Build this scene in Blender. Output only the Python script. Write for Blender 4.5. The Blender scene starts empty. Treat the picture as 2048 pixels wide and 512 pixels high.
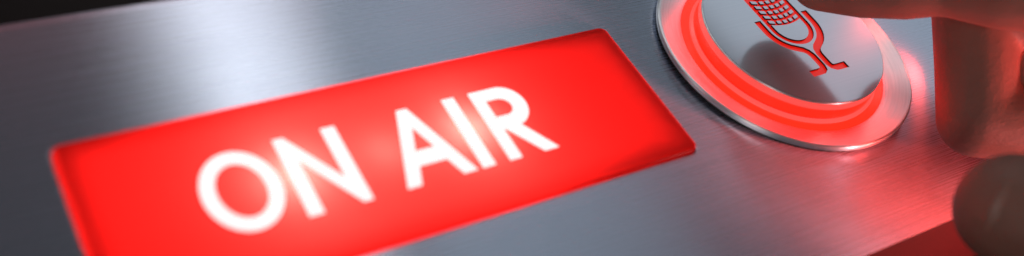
import bpy, bmesh, math, random
from mathutils import Vector, Matrix
random.seed(7)
MM = 0.001
S = bpy.context.scene
COL = S.collection

# ------------------------------------------------------------------ camera
CAM_POS = Vector((-20.658, -86.744, 148.668)) * MM
RX = Vector((0.8392631, -0.4850942, 0.2456033))      # image right
RY = Vector((-0.2212501, -0.7172999, -0.6607035))    # image down
RZ = Vector((0.4966747, 0.5001644, -0.7093306))      # view direction
cd = bpy.data.cameras.new("camera")
cam = bpy.data.objects.new("camera", cd)
COL.objects.link(cam)
m = Matrix.Identity(4)
for i in range(3):
    m[i][0] = RX[i]
    m[i][1] = -RY[i]
    m[i][2] = -RZ[i]
    m[i][3] = CAM_POS[i]
cam.matrix_world = m
cd.sensor_fit = 'HORIZONTAL'
cd.sensor_width = 36
cd.lens = 36 * 2068.5 / 2048
cd.clip_start = 0.005
cd.clip_end = 50
cd.dof.use_dof = True
cd.dof.focus_distance = 0.243
cd.dof.aperture_fstop = 5.8
S.camera = cam

# ------------------------------------------------------------------ world, exposure
w = bpy.data.worlds.new("World")
S.world = w
w.use_nodes = True
bg = w.node_tree.nodes["Background"]
bg.inputs[0].default_value = (0.86, 0.95, 1.0, 1)
bg.inputs[1].default_value = 0.062
S.view_settings.view_transform = 'Standard'
S.view_settings.look = 'None'
S.view_settings.exposure = 0
S.view_settings.gamma = 1
S.cycles.use_denoising = True
S.cycles.max_bounces = 10
S.cycles.sample_clamp_indirect = 6


# ------------------------------------------------------------------ studio softboxes and added unseen lamps
def softbox(name, loc, target, sx, sy, radiance, color):
    """rectangular lamp whose surface radiance is given"""
    l = bpy.data.lights.new(name, 'AREA')
    l.shape = 'RECTANGLE'
    l.size = sx * MM
    l.size_y = sy * MM
    l.energy = radiance * math.pi * sx * sy * MM * MM
    l.color = color
    o = bpy.data.objects.new(name, l)
    COL.objects.link(o)
    o.location = Vector(loc) * MM
    d = (Vector(target) - Vector(loc)).normalized()
    z = -d
    x = Vector((1, 0, 0))
    x = (x - z * x.dot(z)).normalized()
    y = z.cross(x)
    mm = Matrix((x, y, z)).transposed().to_4x4()
    mm.translation = o.location
    o.matrix_world = mm
    return o


def unseen_red_lamp(loc, watts, radius, color=(1.0, 0.06, 0.045)):
    l = bpy.data.lights.new("unseen_red_lamp", 'POINT')
    l.energy = watts
    l.color = color
    l.shadow_soft_size = radius * MM
    o = bpy.data.objects.new("unseen_red_lamp", l)
    COL.objects.link(o)
    o.location = Vector(loc) * MM


unseen_red_lamp((230, -88, 26), 0.46, 6)
unseen_red_lamp((207, 8, 10), 0.004, 2)  # added behind the fingers to redden the panel beside the bezel
unseen_red_lamp((211, 29, 19), 0.013, 4, (1.0, 0.06, 0.05))  # added out of view so the lower bezel reflects red
unseen_red_lamp((200, -92, 18), 0.22, 5, (1.0, 0.42, 0.42))  # added pinkish fill for the dark panel area below the button
def added_finger_spot(loc, target, watts, cone):
    l = bpy.data.lights.new("added_finger_spot", 'SPOT')
    l.energy = watts
    l.color = (1.0, 0.86, 0.82)
    l.spot_size = math.radians(cone)
    l.spot_blend = 1.0
    l.shadow_soft_size = 0.006
    o = bpy.data.objects.new("added_finger_spot", l)
    COL.objects.link(o)
    o.location = Vector(loc) * MM
    o.rotation_euler = (Vector(target) - Vector(loc)).to_track_quat('-Z', 'Y').to_euler()


added_finger_spot((-110, -60, 14), (154, 31, 18), 0.7, 6.5)  # added spot that lifts the fingertip's reflection in the cap
COOL = (0.86, 0.93, 1.0)
softbox("strip_softbox", (155, 420, 300), (155, 420, 0), 58, 560, 3.3, (1.0, 0.975, 0.96))
softbox("broad_softbox", (280, 300, 300), (280, 300, 0), 160, 460, 0.62, COOL)
softbox("side_softbox", (640, 260, 300), (640, 260, 0), 330, 460, 0.8, COOL)
softbox("added_red_strip", (15, 135, 30), (15, 70, 0), 150, 14, 0.9, (1.0, 0.12, 0.12))  # added lamp that reddens the panel's far edge
softbox("front_softbox", (-260, -320, 330), (120, 0, 20), 200, 200, 5.0, (1.0, 0.82, 0.76))
softbox("left_softbox", (-360, 130, 190), (140, 20, 5), 160, 160, 1.6, (1.0, 0.96, 0.96))


# ------------------------------------------------------------------ helpers
def link(name, me, mat=None, parent=None):
    o = bpy.data.objects.new(name, me)
    COL.objects.link(o)
    if mat:
        me.materials.clear()
        me.materials.append(mat)
    if parent:
        o.parent = parent
    return o


def tag(o, label, cat, group=None):
    o['label'] = label
    o['category'] = cat
    if group:
        o['group'] = group


def thing(name, loc, label, cat):
    o = bpy.data.objects.new(name, None)
    COL.objects.link(o)
    o.location = Vector(loc) * MM
    o.empty_display_size = 0.01
    tag(o, label, cat)
    return o


def smooth(me, ang=40):
    for p in me.polygons:
        p.use_smooth = True
    me.set_sharp_from_angle(angle=math.radians(ang))


def curve_mesh(loops, extrude, bevel=0, res=3, off=0):
    """filled outline (even-odd), in mm, total half thickness extrude (+bevel)"""
    cu = bpy.data.curves.new("outline", 'CURVE')
    cu.dimensions = '2D'
    cu.fill_mode = 'BOTH'
    cu.extrude = extrude * MM
    cu.bevel_depth = bevel * MM
    cu.bevel_resolution = res
    cu.offset = off * MM
    for lp in loops:
        sp = cu.splines.new('POLY')
        sp.points.add(len(lp) - 1)
        for i, (x, y) in enumerate(lp):
            sp.points[i].co = (x * MM, y * MM, 0, 1)
        sp.use_cyclic_u = True
    o = bpy.data.objects.new("outline", cu)
    COL.objects.link(o)
    dg = bpy.context.evaluated_depsgraph_get()
    me = bpy.data.meshes.new_from_object(o.evaluated_get(dg))
    bpy.data.objects.remove(o)
    bpy.data.curves.remove(cu)
    return me


def shift(me, dx=0, dy=0, dz=0):
    me.transform(Matrix.Translation(Vector((dx, dy, dz)) * MM))
    return me


def planar_uv(me, scale=10):
    uv = me.uv_layers.new(name="UVMap")
    for l in me.loops:
        c = me.vertices[l.vertex_index].co
        uv.data[l.index].uv = (c.x * scale, c.y * scale)


def lathe(profile, n=192, closed=True):
    """ring of revolution about z from (r, z) points in mm"""
    bm = bmesh.new()
    rings = []
    for r, z in profile:
        if r < 1e-6:
            rings.append([bm.verts.new((0, 0, z * MM))])
        else:
            rings.append([bm.verts.new((r * MM * math.cos(2 * math.pi * k / n), r * MM * math.sin(2 * math.pi * k / n), z * MM)) for k in range(n)])
    pairs = list(zip(rings, rings[1:]))
    if closed:
        pairs.append((rings[-1], rings[0]))
    for a, b in pairs:
        for k in range(n):
            k2 = (k + 1) % n
            if len(a) == 1 and len(b) == 1:
                continue
            if len(a) == 1:
                bm.faces.new((a[0], b[k], b[k2]))
            elif len(b) == 1:
                bm.faces.new((a[k], b[0], a[k2]))
            else:
                bm.faces.new((a[k], b[k], b[k2], a[k2]))
    bmesh.ops.recalc_face_normals(bm, faces=bm.faces)
    me = bpy.data.meshes.new("lathe")
    bm.to_mesh(me)
    bm.free()
    smooth(me, 35)
    return me


def rrect(x0, y0, x1, y1, r, n=8):
    pts = []
    for cx, cy, a0 in ((x1 - r, y1 - r, 0), (x0 + r, y1 - r, 90), (x0 + r, y0 + r, 180), (x1 - r, y0 + r, 270)):
        for k in range(n + 1):
            a = math.radians(a0 + 90 * k / n)
            pts.append((cx + r * math.cos(a), cy + r * math.sin(a)))
    return pts


def circle(cx, cy, r, n=96):
    return [(cx + r * math.cos(2 * math.pi * k / n), cy + r * math.sin(2 * math.pi * k / n)) for k in range(n)]


def stroke(path, wd):
    """polygon of constant width round a polyline"""
    L, Rr = [], []
    n = len(path)
    for i in range(n):
        a = Vector(path[max(i - 1, 0)])
        b = Vector(path[min(i + 1, n - 1)])
        t = (b - a).normalized()
        nn = Vector((-t.y, t.x)) * wd / 2
        p = Vector(path[i])
        L.append(tuple(p + nn))
        Rr.append(tuple(p - nn))
    return L + Rr[::-1]


# ------------------------------------------------------------------ materials
def mat(name):
    mt = bpy.data.materials.new(name)
    mt.use_nodes = True
    nt = mt.node_tree
    return mt, nt, nt.nodes["Principled BSDF"], nt.nodes["Material Output"]


def brushed(name, base, rough, aniso, mode, bump=0.02, fine=1.0, var=1.0):
    mt, nt, b, out = mat(name)
    b.inputs['Metallic'].default_value = 1
    b.inputs['Anisotropic'].default_value = aniso
    b.inputs['Anisotropic Rotation'].default_value = 0.25
    tan = nt.nodes.new('ShaderNodeTangent')
    if mode == 'UV':
        tan.direction_type = 'UV_MAP'
        tan.uv_map = "UVMap"
    else:
        tan.direction_type = 'RADIAL'
        tan.axis = 'Z'
    nt.links.new(tan.outputs[0], b.inputs['Tangent'])
    tc = nt.nodes.new('ShaderNodeTexCoord')
    mp = nt.nodes.new('ShaderNodeMapping')
    if mode == 'UV':
        nt.links.new(tc.outputs['Object'], mp.inputs[0])
        mp.inputs['Scale'].default_value = (9 * fine, 2600 * fine, 40)
    else:
        # polar coordinates: grooves run round the centre
        sep = nt.nodes.new('ShaderNodeSeparateXYZ')
        nt.links.new(tc.outputs['Object'], sep.inputs[0])
        ln = nt.nodes.new('ShaderNodeVectorMath')
        ln.operation = 'LENGTH'
        nt.links.new(tc.outputs['Object'], ln.inputs[0])
        at = nt.nodes.new('ShaderNodeMath')
        at.operation = 'ARCTAN2'
        nt.links.new(sep.outputs[1], at.inputs[0])
        nt.links.new(sep.outputs[0], at.inputs[1])
        cb = nt.nodes.new('ShaderNodeCombineXYZ')
        nt.links.new(at.outputs[0], cb.inputs[0])
        nt.links.new(ln.outputs['Value'], cb.inputs[1])
        nt.links.new(cb.outputs[0], mp.inputs[0])
        mp.inputs['Scale'].default_value = (2.5, 2600 * fine, 1)
    nz = nt.nodes.new('ShaderNodeTexNoise')
    nz.inputs['Scale'].default_value = 1
    nz.inputs['Detail'].default_value = 4
    nz.inputs['Roughness'].default_value = 0.65
    nt.links.new(mp.outputs[0], nz.inputs['Vector'])
    mr = nt.nodes.new('ShaderNodeMapRange')
    mr.inputs['From Min'].default_value = 0.3
    mr.inputs['From Max'].default_value = 0.7
    mr.inputs['To Min'].default_value = rough * (1 - 0.15 * var)
    mr.inputs['To Max'].default_value = rough * (1 + 0.2 * var)
    nt.links.new(nz.outputs['Fac'], mr.inputs['Value'])
    sm_ = nt.nodes.new('ShaderNodeTexNoise')      # handling smudges
    sm_.inputs['Scale'].default_value = 45
    sm_.inputs['Detail'].default_value = 6
    sm_.inputs['Distortion'].default_value = 1.2
    nt.links.new(tc.outputs['Object'], sm_.inputs['Vector'])
    sr = nt.nodes.new('ShaderNodeMapRange')
    sr.inputs['From Min'].default_value = 0.35
    sr.inputs['From Max'].default_value = 0.7
    sr.inputs['To Min'].default_value = 0.985
    sr.inputs['To Max'].default_value = 1.04
    nt.links.new(sm_.outputs['Fac'], sr.inputs['Value'])
    ml = nt.nodes.new('ShaderNodeMath')
    ml.operation = 'MULTIPLY'
    nt.links.new(mr.outputs[0], ml.inputs[0])
    nt.links.new(sr.outputs[0], ml.inputs[1])
    nt.links.new(ml.outputs[0], b.inputs['Roughness'])
    cr = nt.nodes.new('ShaderNodeMapRange')
    cr.data_type = 'FLOAT_VECTOR'
    cr.inputs[7].default_value = (0.3, 0.3, 0.3)
    cr.inputs[8].default_value = (0.7, 0.7, 0.7)
    cr.inputs[9].default_value = [c * (1 - 0.1 * var) for c in base]
    cr.inputs[10].default_value = [min(1, c * (1 + 0.08 * var)) for c in base]
    nt.links.new(nz.outputs['Fac'], cr.inputs[6])
    nt.links.new(cr.outputs[1], b.inputs['Base Color'])
    if bump:
        bp = nt.nodes.new('ShaderNodeBump')
        bp.inputs['Strength'].default_value = bump
        bp.inputs['Distance'].default_value = 0.0004
        nt.links.new(nz.outputs['Fac'], bp.inputs['Height'])
        nt.links.new(bp.outputs[0], b.inputs['Normal'])
    return mt


def add_rough_lobe(mt, base, rough, fac, aniso=0.0):
    """a second, wider metal lobe: the haze of a brushed and blasted surface"""
    nt = mt.node_tree
    b = nt.nodes["Principled BSDF"]
    out = nt.nodes["Material Output"]
    g = nt.nodes.new('ShaderNodeBsdfPrincipled')
    g.inputs['Metallic'].default_value = 1
    g.inputs['Base Color'].default_value = (*base, 1)
    g.inputs['Roughness'].default_value = rough
    if b.inputs['Base Color'].links:
        nt.links.new(b.inputs['Base Color'].links[0].from_socket, g.inputs['Base Color'])
    if b.inputs['Normal'].links:
        nt.links.new(b.inputs['Normal'].links[0].from_socket, g.inputs['Normal'])
    if aniso:
        g.inputs['Anisotropic'].default_value = aniso
        g.inputs['Anisotropic Rotation'].default_value = 0.25
        nt.links.new(b.inputs['Tangent'].links[0].from_socket, g.inputs['Tangent'])
    mx = nt.nodes.new('ShaderNodeMixShader')
    mx.inputs[0].default_value = fac
    nt.links.new(b.outputs[0], mx.inputs[1])
    nt.links.new(g.outputs[0], mx.inputs[2])
    nt.links.new(mx.outputs[0], out.inputs[0])


def plain(name, base, rough, metallic=0.0, noise=0.12, scale=400):
    mt, nt, b, out = mat(name)
    b.inputs['Metallic'].default_value = metallic
    tc = nt.nodes.new('ShaderNodeTexCoord')
    nz = nt.nodes.new('ShaderNodeTexNoise')
    nz.inputs['Scale'].default_value = scale
    nz.inputs['Detail'].default_value = 5
    nt.links.new(tc.outputs['Object'], nz.inputs['Vector'])
    mx = nt.nodes.new('ShaderNodeMix')
    mx.data_type = 'RGBA'
    mx.inputs[6].default_value = [c * (1 - noise) for c in base] + [1]
    mx.inputs[7].default_value = [min(1, c * (1 + noise)) for c in base] + [1]
    nt.links.new(nz.outputs['Fac'], mx.inputs[0])
    nt.links.new(mx.outputs[2], b.inputs['Base Color'])
    b.inputs['Roughness'].default_value = rough
    return mt


def emitter(name, color, strength):
    mt, nt, b, out = mat(name)
    b.inputs['Base Color'].default_value = (0.6, 0.6, 0.6, 1)
    b.inputs['Roughness'].default_value = 0.3
    b.inputs['Emission Color'].default_value = (*color, 1)
    b.inputs['Emission Strength'].default_value = strength
    b.inputs['Base Color'].default_value = (*[c * 0.3 for c in color], 1)
    return mt


def lens_material():
    mt, nt, b, out = mat("red_translucent_acrylic")
    nt.nodes.remove(b)
    tr = nt.nodes.new('ShaderNodeBsdfTranslucent')
    tr.inputs[0].default_value = (0.95, 0.0118, 0.0094, 1)
    df = nt.nodes.new('ShaderNodeBsdfDiffuse')
    df.inputs[0].default_value = (0.45, 0.006, 0.003, 1)
    m1 = nt.nodes.new('ShaderNodeMixShader')
    m1.inputs[0].default_value = 0.25
    nt.links.new(tr.outputs[0], m1.inputs[1])
    nt.links.new(df.outputs[0], m1.inputs[2])
    gl = nt.nodes.new('ShaderNodeBsdfGlossy')
    gl.inputs['Roughness'].default_value = 0.22
    gl.inputs[0].default_value = (1, 1, 1, 1)
    fr = nt.nodes.new('ShaderNodeFresnel')
    fr.inputs[0].default_value = 1.25
    m2 = nt.nodes.new('ShaderNodeMixShader')
    hf = nt.nodes.new('ShaderNodeMath')
    hf.operation = 'MULTIPLY'
    hf.inputs[1].default_value = 0.35
    nt.links.new(fr.outputs[0], hf.inputs[0])
    nt.links.new(hf.outputs[0], m2.inputs[0])
    nt.links.new(m1.outputs[0], m2.inputs[1])
    nt.links.new(gl.outputs[0], m2.inputs[2])
    nt.links.new(m2.outputs[0], out.inputs[0])
    return mt


def skin_material():
    mt, nt, b, out = mat("skin")
    tc = nt.nodes.new('ShaderNodeTexCoord')
    n1 = nt.nodes.new('ShaderNodeTexNoise')
    n1.inputs['Scale'].default_value = 90
    n1.inputs['Detail'].default_value = 4
    nt.links.new(tc.outputs['Object'], n1.inputs['Vector'])
    mx = nt.nodes.new('ShaderNodeMix')
    mx.data_type = 'RGBA'
    mx.inputs[6].default_value = (0.185, 0.082, 0.060, 1)
    mx.inputs[7].default_value = (0.24, 0.118, 0.088, 1)
    nt.links.new(n1.outputs['Fac'], mx.inputs[0])
    nt.links.new(mx.outputs[2], b.inputs['Base Color'])
    b.inputs['Roughness'].default_value = 0.62
    b.inputs['Subsurface Weight'].default_value = 0.25
    b.inputs['Subsurface Radius'].default_value = (1, 0.35, 0.2)
    b.inputs['Subsurface Scale'].default_value = 0.002
    v = nt.nodes.new('ShaderNodeTexVoronoi')
    v.inputs['Scale'].default_value = 1500
    nt.links.new(tc.outputs['Object'], v.inputs['Vector'])
    mp = nt.nodes.new('ShaderNodeMapping')
    mp.inputs['Rotation'].default_value = (0.4, 0.2, 0.9)
    mp.inputs['Scale'].default_value = (180, 900, 600)
    nt.links.new(tc.outputs['Object'], mp.inputs[0])
    n2 = nt.nodes.new('ShaderNodeTexNoise')
    n2.inputs['Scale'].default_value = 1
    n2.inputs['Detail'].default_value = 5
    nt.links.new(mp.outputs[0], n2.inputs['Vector'])
    ad = nt.nodes.new('ShaderNodeMath')
    ad.operation = 'MULTIPLY_ADD'
    ad.inputs[1].default_value = 0.35
    nt.links.new(v.outputs['Distance'], ad.inputs[0])
    nt.links.new(n2.outputs['Fac'], ad.inputs[2])
    bp = nt.nodes.new('ShaderNodeBump')
    bp.inputs['Strength'].default_value = 0.22
    bp.inputs['Distance'].default_value = 0.0005
    nt.links.new(ad.outputs[0], bp.inputs['Height'])
    nt.links.new(bp.outputs[0], b.inputs['Normal'])
    return mt


M_PANEL = brushed("brushed_aluminium", (0.55, 0.62, 0.745), 0.27, 0.98, 'UV', 0.003, 2.4, 0.5)
add_rough_lobe(M_PANEL, (0.56, 0.62, 0.72), 0.6, 0.28, 0.9)
M_BEZEL = brushed("turned_steel", (0.78, 0.78, 0.80), 0.36, 0.92, 'RADIAL', 0.03)
add_rough_lobe(M_BEZEL, (0.62, 0.62, 0.65), 0.5, 0.2)
M_CAP = brushed("polished_cap_steel", (0.56, 0.60, 0.67), 0.11, 0.3, 'UV', 0.002, 1.0, 0.35)
add_rough_lobe(M_CAP, (0.56, 0.60, 0.67), 0.4, 0.5)
M_DARK = plain("dark_red_housing_paint", (0.10, 0.02, 0.018), 0.5)
M_TABLE = plain("dark_table", (0.010, 0.007, 0.007), 0.6, scale=60)
M_GASKET = plain("black_rubber", (0.006, 0.006, 0.006), 0.6)
M_LENS = lens_material()
M_TRAY = plain("white_reflector_tray", (0.4, 0.4, 0.4), 0.7)
M_LETTER = emitter("backlit_white_letter", (1.0, 0.985, 0.975), 0.97)
M_RING = emitter("red_light_ring", (1.0, 0.004, 0.0015), 8)
M_SPILL = emitter("painted_red_spill", (1.0, 0.10, 0.085), 0.75)  # pinkish spill of the ring light, given as emission
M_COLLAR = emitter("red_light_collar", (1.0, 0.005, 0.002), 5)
M_CORE = emitter("red_light_core", (1.0, 0.026, 0.022), 3.6)
M_EMBLEM = emitter("backlit_red_emblem", (1.0, 0.010, 0.003), 0.6)
M_SKIN = skin_material()
M_NAIL = plain("fingernail", (0.26, 0.13, 0.10), 0.5, noise=0.05)

# ------------------------------------------------------------------ setting
bm = bmesh.new()
for v in ((-3, -3), (3, -3), (3, 3), (-3, 3)):
    bm.verts.new((v[0], v[1], -0.042))
bm.faces.new(bm.verts)
me = bpy.data.meshes.new("table")
bm.to_mesh(me)
bm.free()
tb = link("table", me, M_TABLE)
M_TABLE.node_tree.nodes['Principled BSDF'].inputs['Specular IOR Level'].default_value = 0.15
tb['kind'] = 'structure'

# ------------------------------------------------------------------ control panel
SW, SH = 120.0, 38.45            # the lit window
BC = (161.7, 19.6)               # button centre
P0, P1 = -35.15, 73.6            # panel edges
panel = thing("control_panel", (0, 0, -42), "wide brushed aluminium control panel holding the lit ON AIR window and the round button", "control panel")
me = curve_mesh([rrect(-170, P0, 330, P1 - 4.0, 3.0), rrect(-0.1, -0.1, SW + 0.1, SH + 0.1, 2.05), circle(*BC, 20)], 0.4, 0.3, 4, -0.3)
shift(me, 0, 0, -0.7 + 42)
# the far long edge is rolled over with a wide radius
bm = bmesh.new()
bm.from_mesh(me)
RO_ = 4.5
prof = [(P1 - RO_ - 0.6, 0.012)] + [(P1 - RO_ + RO_ * math.sin(math.radians(a)), 0.012 - RO_ + RO_ * math.cos(math.radians(a))) for a in range(0, 91, 6)] + [(P1, -12.0)]
rows = [[bm.verts.new((x * MM, y * MM, (z + 42) * MM)) for x in (-170, 330)] for y, z in prof]
for a_, b_ in zip(rows, rows[1:]):
    bm.faces.new((a_[0], a_[1], b_[1], b_[0]))
bm.normal_update()
bm.to_mesh(me)
bm.free()
planar_uv(me)
smooth(me, 30)
fpl = link("faceplate", me, M_PANEL, panel)
me.materials.append(M_DARK)              # the plate's cut edge is painted like the housing
for p in me.polygons:
    if p.normal.z < 0.93 and p.center.y < (P1 - 4.2) * MM:
        p.material_index = 1
# housing: four walls and a floor, open under the faceplate
def box_walls(x0, y0, x1, y1, z0, z1, t):
    bm = bmesh.new()
    o = [bm.verts.new((x * MM, y * MM, z * MM)) for z in (z0, z1) for x, y in ((x0, y0), (x1, y0), (x1, y1), (x0, y1))]
    i = [bm.verts.new((x * MM, y * MM, z * MM)) for z in (z0 + t, z1) for x, y in ((x0 + t, y0 + t), (x1 - t, y0 + t), (x1 - t, y1 - t), (x0 + t, y1 - t))]
    bm.faces.new(o[:4])
    bm.faces.new(i[:4])
    for k in range(4):
        k2 = (k + 1) % 4
        bm.faces.new((o[k], o[k2], o[k2 + 4], o[k + 4]))
        bm.faces.new((i[k], i[k2], i[k2 + 4], i[k + 4]))
        bm.faces.new((o[k + 4], o[k2 + 4], i[k2 + 4], i[k + 4]))
    bmesh.ops.recalc_face_normals(bm, faces=bm.faces)
    me = bpy.data.meshes.new("walls")
    bm.to_mesh(me)
    bm.free()
    return me


link("housing", box_walls(-166, P0 + 3, 326, P1 - 4.6, 0, 40.5, 2), M_DARK, panel)

# ------------------------------------------------------------------ lit window
sign = thing("lit_sign", (0, 0, 0), "red backlit rectangular window with white ON AIR lettering set in the metal panel", "lit sign")


def lens_mesh():
    prof = [(0, -1.2), (0, 0.5)]
    for k in range(1, 7):
        a = math.radians(90 * k / 6)
        prof.append((1.0 - 1.0 * math.cos(a), 0.5 + 0.75 * math.sin(a)))
    bm = bmesh.new()
    rings = []
    for ins, z in prof:
        rings.append([bm.verts.new((x * MM, y * MM, z * MM)) for x, y in rrect(ins, ins, SW - ins, SH - ins, max(2.0 - ins, 0.6), 8)])
    n = len(rings[0])
    for a, b in zip(rings, rings[1:]):
        for k in range(n):
            k2 = (k + 1) % n
            bm.faces.new((a[k], a[k2], b[k2], b[k]))
    bm.faces.new(rings[-1])
    bmesh.ops.recalc_face_normals(bm, faces=bm.faces)
    me = bpy.data.meshes.new("lens")
    bm.to_mesh(me)
    bm.free()
    smooth(me, 50)
    return me


link("lens", lens_mesh(), M_LENS, sign)
tray = box_walls(-1.6, -1.6, SW + 1.6, SH + 1.6, -18, -3.2, 1.2)
link("reflector_tray", tray, M_TRAY, sign)
# film steps added under the lens rim to darken its edge
film, fnt, fb, fo = mat("added_shade_film")
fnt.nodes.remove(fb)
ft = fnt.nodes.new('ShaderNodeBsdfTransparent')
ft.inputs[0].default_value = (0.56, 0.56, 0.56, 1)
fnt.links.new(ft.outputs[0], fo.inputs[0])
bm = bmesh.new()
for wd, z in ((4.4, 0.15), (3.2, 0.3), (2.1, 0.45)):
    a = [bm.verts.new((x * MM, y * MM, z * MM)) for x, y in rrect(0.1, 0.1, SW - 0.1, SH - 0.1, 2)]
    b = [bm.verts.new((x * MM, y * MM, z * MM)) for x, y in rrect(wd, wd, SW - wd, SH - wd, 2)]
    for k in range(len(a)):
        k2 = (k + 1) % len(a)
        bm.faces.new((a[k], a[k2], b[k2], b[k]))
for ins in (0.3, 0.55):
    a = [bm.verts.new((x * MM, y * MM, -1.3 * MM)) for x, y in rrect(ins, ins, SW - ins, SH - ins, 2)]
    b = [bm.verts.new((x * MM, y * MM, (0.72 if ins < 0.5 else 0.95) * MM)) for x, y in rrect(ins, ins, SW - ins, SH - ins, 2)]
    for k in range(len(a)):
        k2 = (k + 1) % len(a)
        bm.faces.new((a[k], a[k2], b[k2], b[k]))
me = bpy.data.meshes.new("added_edge_shade")
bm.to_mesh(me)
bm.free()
link("added_edge_shade", me, film, sign)
for bx, by, e in ((37.0, 19.6, 1.0), (55.5, 19.6, 0.25), (74.0, 19.6, 1.0)):
    l = bpy.data.lights.new("bulb", 'POINT')
    l.energy = 0.102 * e
    l.color = (1.0, 0.96, 0.98)
    l.shadow_soft_size = 0.002
    o = bpy.data.objects.new("bulb", l)
    COL.objects.link(o)
    o.location = Vector((bx, by, -4.6)) * MM
    o.parent = sign

# letters, local millimetres of the window
B0, T0 = 9.7, 28.1
LT = {}


def ellipse(cx, cy, rx, ry, n=72):
    return [(cx + rx * math.cos(2 * math.pi * k / n), cy + ry * math.sin(2 * math.pi * k / n)) for k in range(n)]


cyl = (B0 + T0) / 2
LT['O'] = [ellipse(27.2, cyl, 7.15, 9.55 if False else 8.95), ellipse(27.2, cyl, 4.35, 6.1)]
LT['N'] = [[(36.1, B0), (39.0, B0), (39.0, 22.2), (46.6, B0), (48.5, B0), (48.5, T0), (45.6, T0), (45.6, 15.9), (38.2, T0), (36.1, T0)]]
LT['A'] = [[(55.4, B0), (58.4, B0), (60.0, 14.0), (65.9, 14.0), (67.5, B0), (70.5, B0), (63.9, T0), (61.6, T0)],
           [(60.9, 17.6), (64.9, 17.6), (62.85, 23.2)]]
LT['I'] = [[(71.7, B0), (74.6, B0), (74.6, T0), (71.7, T0)]]
bowl = [(84.0, T0)] + [(84.0 + 5.0 * math.cos(math.radians(a)), 22.75 + 5.35 * math.sin(math.radians(a))) for a in range(80, -71, -10)]
inner = [(80.7, 25.1)] + [(83.2 + 2.4 * math.cos(math.radians(a)), 22.85 + 2.25 * math.sin(math.radians(a))) for a in range(90, -91, -15)] + [(80.7, 20.6)]
LT['R'] = [[(77.9, T0)] + bowl + [(84.9, 17.5), (89.5, B0), (86.1, B0), (81.2, 17.2), (80.7, 17.2), (80.7, B0), (77.9, B0)], inner]
for ch, loops in LT.items():
    me = curve_mesh(loops, 0.12, off=-0.06)
    shift(me, 0, 0, 1.42)
    link("letter", me, M_LETTER, sign)

# ------------------------------------------------------------------ push button
btn = thing("push_button", (BC[0], BC[1], 0), "round polished steel push button with a glowing red ring and a red microphone emblem", "push button")
link("gasket", lathe([(28.8, 0.03), (31.6, 0.03), (31.6, 0.9), (28.8, 0.6)]), M_GASKET, btn)
bez = [(26.1, 0.1), (31.9, 0.96), (32.3, 1.15)]
for k in range(0, 7):
    a = math.radians(90 * k / 6)
    bez.append((31.85 + 0.5 * math.cos(a), 1.95 + 0.45 * math.sin(a)))
bez += [(31.5, 2.32), (31.2, 2.16), (26.35, 0.72), (26.3, 0.7)]
for k in range(1, 5):
    a = math.radians(90 + 90 * k / 4)
    bez.append((26.1 + 0.3 * math.cos(a), 0.35 + 0.2 * math.sin(a)))
link("bezel", lathe(bez), M_BEZEL, btn)
rg = link("light_ring", lathe([(22.4, 0.05), (25.75, 0.05), (25.75, 0.35), (22.4, 0.7)]), M_RING, btn)
link("light_core", lathe([(23.05, 0.72), (23.8, 0.66), (23.65, 1.1), (23.05, 1.5)]), M_CORE, rg)
CT = 6.45
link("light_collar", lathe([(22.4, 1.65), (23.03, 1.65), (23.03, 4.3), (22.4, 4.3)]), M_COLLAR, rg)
link("spill_glow_band", lathe([(22.4, 4.32), (23.0, 4.32), (22.95, 6.08), (22.4, 6.08)]), M_SPILL, rg)  # ring light spilling on the upper cap wall, put in as a glowing band
capw = [(21.0, 6.1), (22.92, 6.1), (22.92, CT - 0.25)]
for k in range(1, 6):
    a = math.radians(90 * k / 5)
    capw.append((22.74 + 0.18 * math.cos(a), CT - 0.25 + 0.19 * math.sin(a)))
capw += [(21.0, CT - 0.08)]
capo = link("cap", lathe(capw), M_BEZEL, btn)

# engraved microphone: openings cut in the face plate over a red lit floor
ox = 0.6
holes = []


def capsule(r, y0, y1, n=20):
    p = [(ox + r * math.cos(math.radians(a)), y1 + r * math.sin(math.radians(a))) for a in [180 * k / n for k in range(n + 1)]]
    p += [(ox + r * math.cos(math.radians(a)), y0 + r * math.sin(math.radians(a))) for a in [180 + 180 * k / n for k in range(n + 1)]]
    return p


RO, RI = 6.1, 4.75
Y0, Y1 = 2.0, 12.4
holes.append(capsule(RO, Y0, Y1))
# plain lower half of the capsule
def garc(x):      # lower border of the grille
    return 3.9 - 0.9 * (1 - ((x - ox) / RI) ** 2)


low = [(ox + RI * math.cos(math.radians(a)), Y0 + RI * math.sin(math.radians(a))) for a in range(180, 361, 9)]
low += [(x, garc(x) - 0.3) for x in [ox + RI - 2 * RI * k / 12 for k in range(13)]]
holes.append(low)
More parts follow.
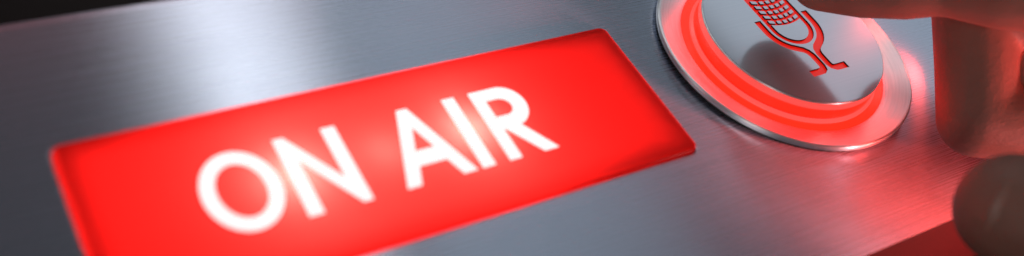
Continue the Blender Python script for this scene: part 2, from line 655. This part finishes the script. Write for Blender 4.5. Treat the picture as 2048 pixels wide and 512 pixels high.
# grille cells
nc = 5
cw = 2 * RI / nc
row = 1.75
gap = 0.8
for r_ in range(8):
    for c_ in range(nc):
        xa = ox - RI + c_ * cw + (gap / 2 if c_ else 0.0)
        xb = ox - RI + (c_ + 1) * cw - (gap / 2 if c_ < nc - 1 else 0.0)
        cell = []
        ok = True
        for x, top in ((xa, 0), ((xa + xb) / 2, 0), (xb, 0), (xb, 1), ((xa + xb) / 2, 1), (xa, 1)):
            y = garc(x) + 0.3 + r_ * row + (row - gap if top else 0)
            if y > Y1 and (x - ox) ** 2 + (y - Y1) ** 2 > RI ** 2:
                ok = False
            cell.append((x, y))
        if ok:
            holes.append(cell)
for sg in (-1, 1):
    R2 = 7.75
    path = [(sg * R2, 5.6), (sg * R2, Y0 + 1)]
    for a in range(0, 64, 7):
        path.append((sg * R2 * math.cos(math.radians(a)), Y0 - R2 * math.sin(math.radians(a))))
    path += [(sg * 2.2, -5.75), (sg * 1.5, -6.6), (sg * 1.15, -7.8), (sg * 1.1, -9.5), (sg * 1.1, -11.2), (sg * 1.4, -12.2), (sg * 2.2, -12.7), (sg * 3.4, -12.75), (sg * 5.9, -12.75)]
    path = [(x + ox, y) for x, y in path]
    holes.append(stroke(path, 1.95))
me = curve_mesh([circle(0, 0, 22.6, 128)] + holes, 0.22)
shift(me, 0, 0, CT - 0.22)
planar_uv(me)
fp = link("face_plate", me, M_CAP, capo)
me.materials.append(M_GASKET)           # black filled walls of the engraving
for p in me.polygons:
    if abs(p.normal.z) < 0.5:
        p.material_index = 1
link("microphone_emblem", lathe([(0, CT - 0.9), (20.9, CT - 0.9), (20.9, CT - 0.46), (0, CT - 0.46)], 64, closed=False), M_EMBLEM, capo)


# ------------------------------------------------------------------ hand
def tube_ball(bm, a, b, ra, rb, n=14):
    """closed tapered capsule from a to b (mm)"""
    a = Vector(a)
    b = Vector(b)
    d = b - a
    L = d.length
    d.normalize()
    x = d.orthogonal().normalized()
    y = d.cross(x)
    rings = []
    k_ = 6
    prof = []
    for k in range(k_ + 1):
        t = math.radians(-90 + 90 * k / k_)
        prof.append((ra * math.cos(t), ra * math.sin(t)))
    for k in range(k_ + 1):
        t = math.radians(90 * k / k_)
        prof.append((rb * math.cos(t), L + rb * math.sin(t)))
    for r, h in prof:
        if r < 1e-4:
            rings.append([bm.verts.new((a + d * h) * MM)])
        else:
            rings.append([bm.verts.new((a + d * h + (x * math.cos(2 * math.pi * q / n) + y * math.sin(2 * math.pi * q / n)) * r) * MM) for q in range(n)])
    for A, B in zip(rings, rings[1:]):
        for q in range(n):
            q2 = (q + 1) % n
            if len(A) == 1:
                bm.faces.new((A[0], B[q2], B[q]))
            elif len(B) == 1:
                bm.faces.new((A[q], A[q2], B[0]))
            else:
                bm.faces.new((A[q], A[q2], B[q2], B[q]))


def chain(bm, pts):
    for (a, ra), (b, rb) in zip(pts, pts[1:]):
        tube_ball(bm, a, b, ra, rb)


I_TIP, I_DIP, I_PIP, I_MCP = (164.2, 20.3, 21.4), (176.6, 2.5, 33.2), (190, -17, 45), (209, -48, 60)
M_PIP, M_DIP, M_TIP, M_MCP = (193, 0.5, 24.5), (184.0, -19.4, 10.2), (199, -33, 15), (224, -36, 50)
R_PIP, R_DIP, R_TIP, R_MCP = (209, -2, 22), (201, -23, 9.6), (214, -37, 14), (237, -40, 43)
L_PIP, L_DIP, L_TIP, L_MCP = (225, -14, 21), (215, -31, 9.5), (226, -43, 13), (247, -50, 37)
T_TIP, T_IP, T_MCP, T_CMC = (152.0, -46.6, 23.6), (169, -74, 29), (198, -92, 48), (226, -112, 58)
WRIST, ARM = (262, -122, 66), (340, -225, 92)
bm = bmesh.new()
def mid(a, b, t):
    return tuple(Vector(a).lerp(Vector(b), t))
chain(bm, [(mid(I_TIP, I_DIP, -0.05), 7.2), (mid(I_TIP, I_DIP, 0.3), 8.3), (mid(I_TIP, I_DIP, 0.7), 8.3), (I_DIP, 7.2), (mid(I_DIP, I_PIP, 0.45), 9.3), (I_PIP, 9.0), (mid(I_PIP, I_MCP, 0.5), 10.2), (I_MCP, 11)])
chain(bm, [(M_TIP, 7.6), (mid(M_TIP, M_DIP, 0.6), 8.4), (M_DIP, 8.9), (mid(M_DIP, M_PIP, 0.5), 9.1), (M_PIP, 9.6), (mid(M_PIP, M_MCP, 0.5), 10.2), (M_MCP, 11)])
chain(bm, [(R_TIP, 7.2), (mid(R_TIP, R_DIP, 0.6), 8), (R_DIP, 8.4), (R_PIP, 9.2), (mid(R_PIP, R_MCP, 0.5), 9.6), (R_MCP, 10.5)])
chain(bm, [(L_TIP, 6.2), (mid(L_TIP, L_DIP, 0.6), 6.9), (L_DIP, 7.3), (L_PIP, 8), (mid(L_PIP, L_MCP, 0.5), 8.6), (L_MCP, 9.6)])
chain(bm, [(T_TIP, 11.2), (mid(T_TIP, T_IP, 0.35), 11.4), (mid(T_TIP, T_IP, 0.75), 10.6), (T_IP, 10.0), (mid(T_IP, T_MCP, 0.5), 11), (T_MCP, 12.5), (T_CMC, 16)])
for k in (I_MCP, M_MCP, R_MCP, L_MCP):
    tube_ball(bm, k, mid(k, WRIST, 0.8), 11, 15)
tube_ball(bm, I_MCP, L_MCP, 11, 10)
tube_ball(bm, T_MCP, I_MCP, 9, 9)
tube_ball(bm, T_CMC, mid(I_MCP, WRIST, 0.4), 15, 14)
chain(bm, [(mid(M_MCP, WRIST, 0.75), 20), (WRIST, 22), (mid(WRIST, ARM, 0.5), 27), (ARM, 33)])
bmesh.ops.recalc_face_normals(bm, faces=bm.faces)
me = bpy.data.meshes.new("hand")
bm.to_mesh(me)
bm.free()
tmp = bpy.data.objects.new("hand_build", me)
COL.objects.link(tmp)
rm = tmp.modifiers.new("r", 'REMESH')
rm.mode = 'VOXEL'
rm.voxel_size = 0.0009
sm = tmp.modifiers.new("s", 'SMOOTH')
sm.factor = 0.5
sm.iterations = 8
dg = bpy.context.evaluated_depsgraph_get()
me2 = bpy.data.meshes.new_from_object(tmp.evaluated_get(dg))
bpy.data.objects.remove(tmp)
for p in me2.polygons:
    p.use_smooth = True
org = Vector((200, -40, 0)) * MM
me2.transform(Matrix.Translation(-org))
hand = link("hand", me2, M_SKIN)
hand.location = org
tag(hand, "right hand pointing its index finger over the round microphone button, other fingers curled", "hand")


def nail(tip, joint, up, r, wd, ln):
    """curved nail plate lying on the back of a fingertip"""
    tip = Vector(tip)
    ax = (Vector(joint) - tip).normalized()
    up = Vector(up)
    up = (up - ax * up.dot(ax)).normalized()
    sd = ax.cross(up)
    bm = bmesh.new()
    nu, nv = 8, 8
    lay = []
    for h in (0.35, -0.5):
        g = []
        for j in range(nv + 1):
            t = j / nv
            rowv = []
            for i in range(nu + 1):
                s = -1 + 2 * i / nu
                ew = wd * (1 - 0.25 * (1 - t) ** 3 - 0.12 * t ** 4)
                ang = s * ew / r
                rr = r + h - 0.5 * (1 - t) ** 2
                c = tip + ax * (-r * 0.55 + t * ln + (0.9 * s * s * (1 - 2 * t)))
                rowv.append(bm.verts.new((c + (up * math.cos(ang) + sd * math.sin(ang)) * rr) * MM - org))
            g.append(rowv)
        lay.append(g)
    for g in lay:
        for j in range(nv):
            for i in range(nu):
                bm.faces.new((g[j][i], g[j][i + 1], g[j + 1][i + 1], g[j + 1][i]))
    a, b = lay
    for j in range(nv):
        for i in (0, nu):
            bm.faces.new((a[j][i], a[j + 1][i], b[j + 1][i], b[j][i]))
    for i in range(nu):
        for j in (0, nv):
            bm.faces.new((a[j][i], a[j][i + 1], b[j][i + 1], b[j][i]))
    bmesh.ops.recalc_face_normals(bm, faces=bm.faces)
    me = bpy.data.meshes.new("nail")
    bm.to_mesh(me)
    bm.free()
    smooth(me, 60)
    return link("fingernail", me, M_NAIL, hand)


nail(I_TIP, I_DIP, (0.3, 0.5, 1), 7.7, 5.6, 11.5)
nail(T_TIP, T_IP, (-0.6, -0.5, 0.6), 10.2, 7.2, 13.5)
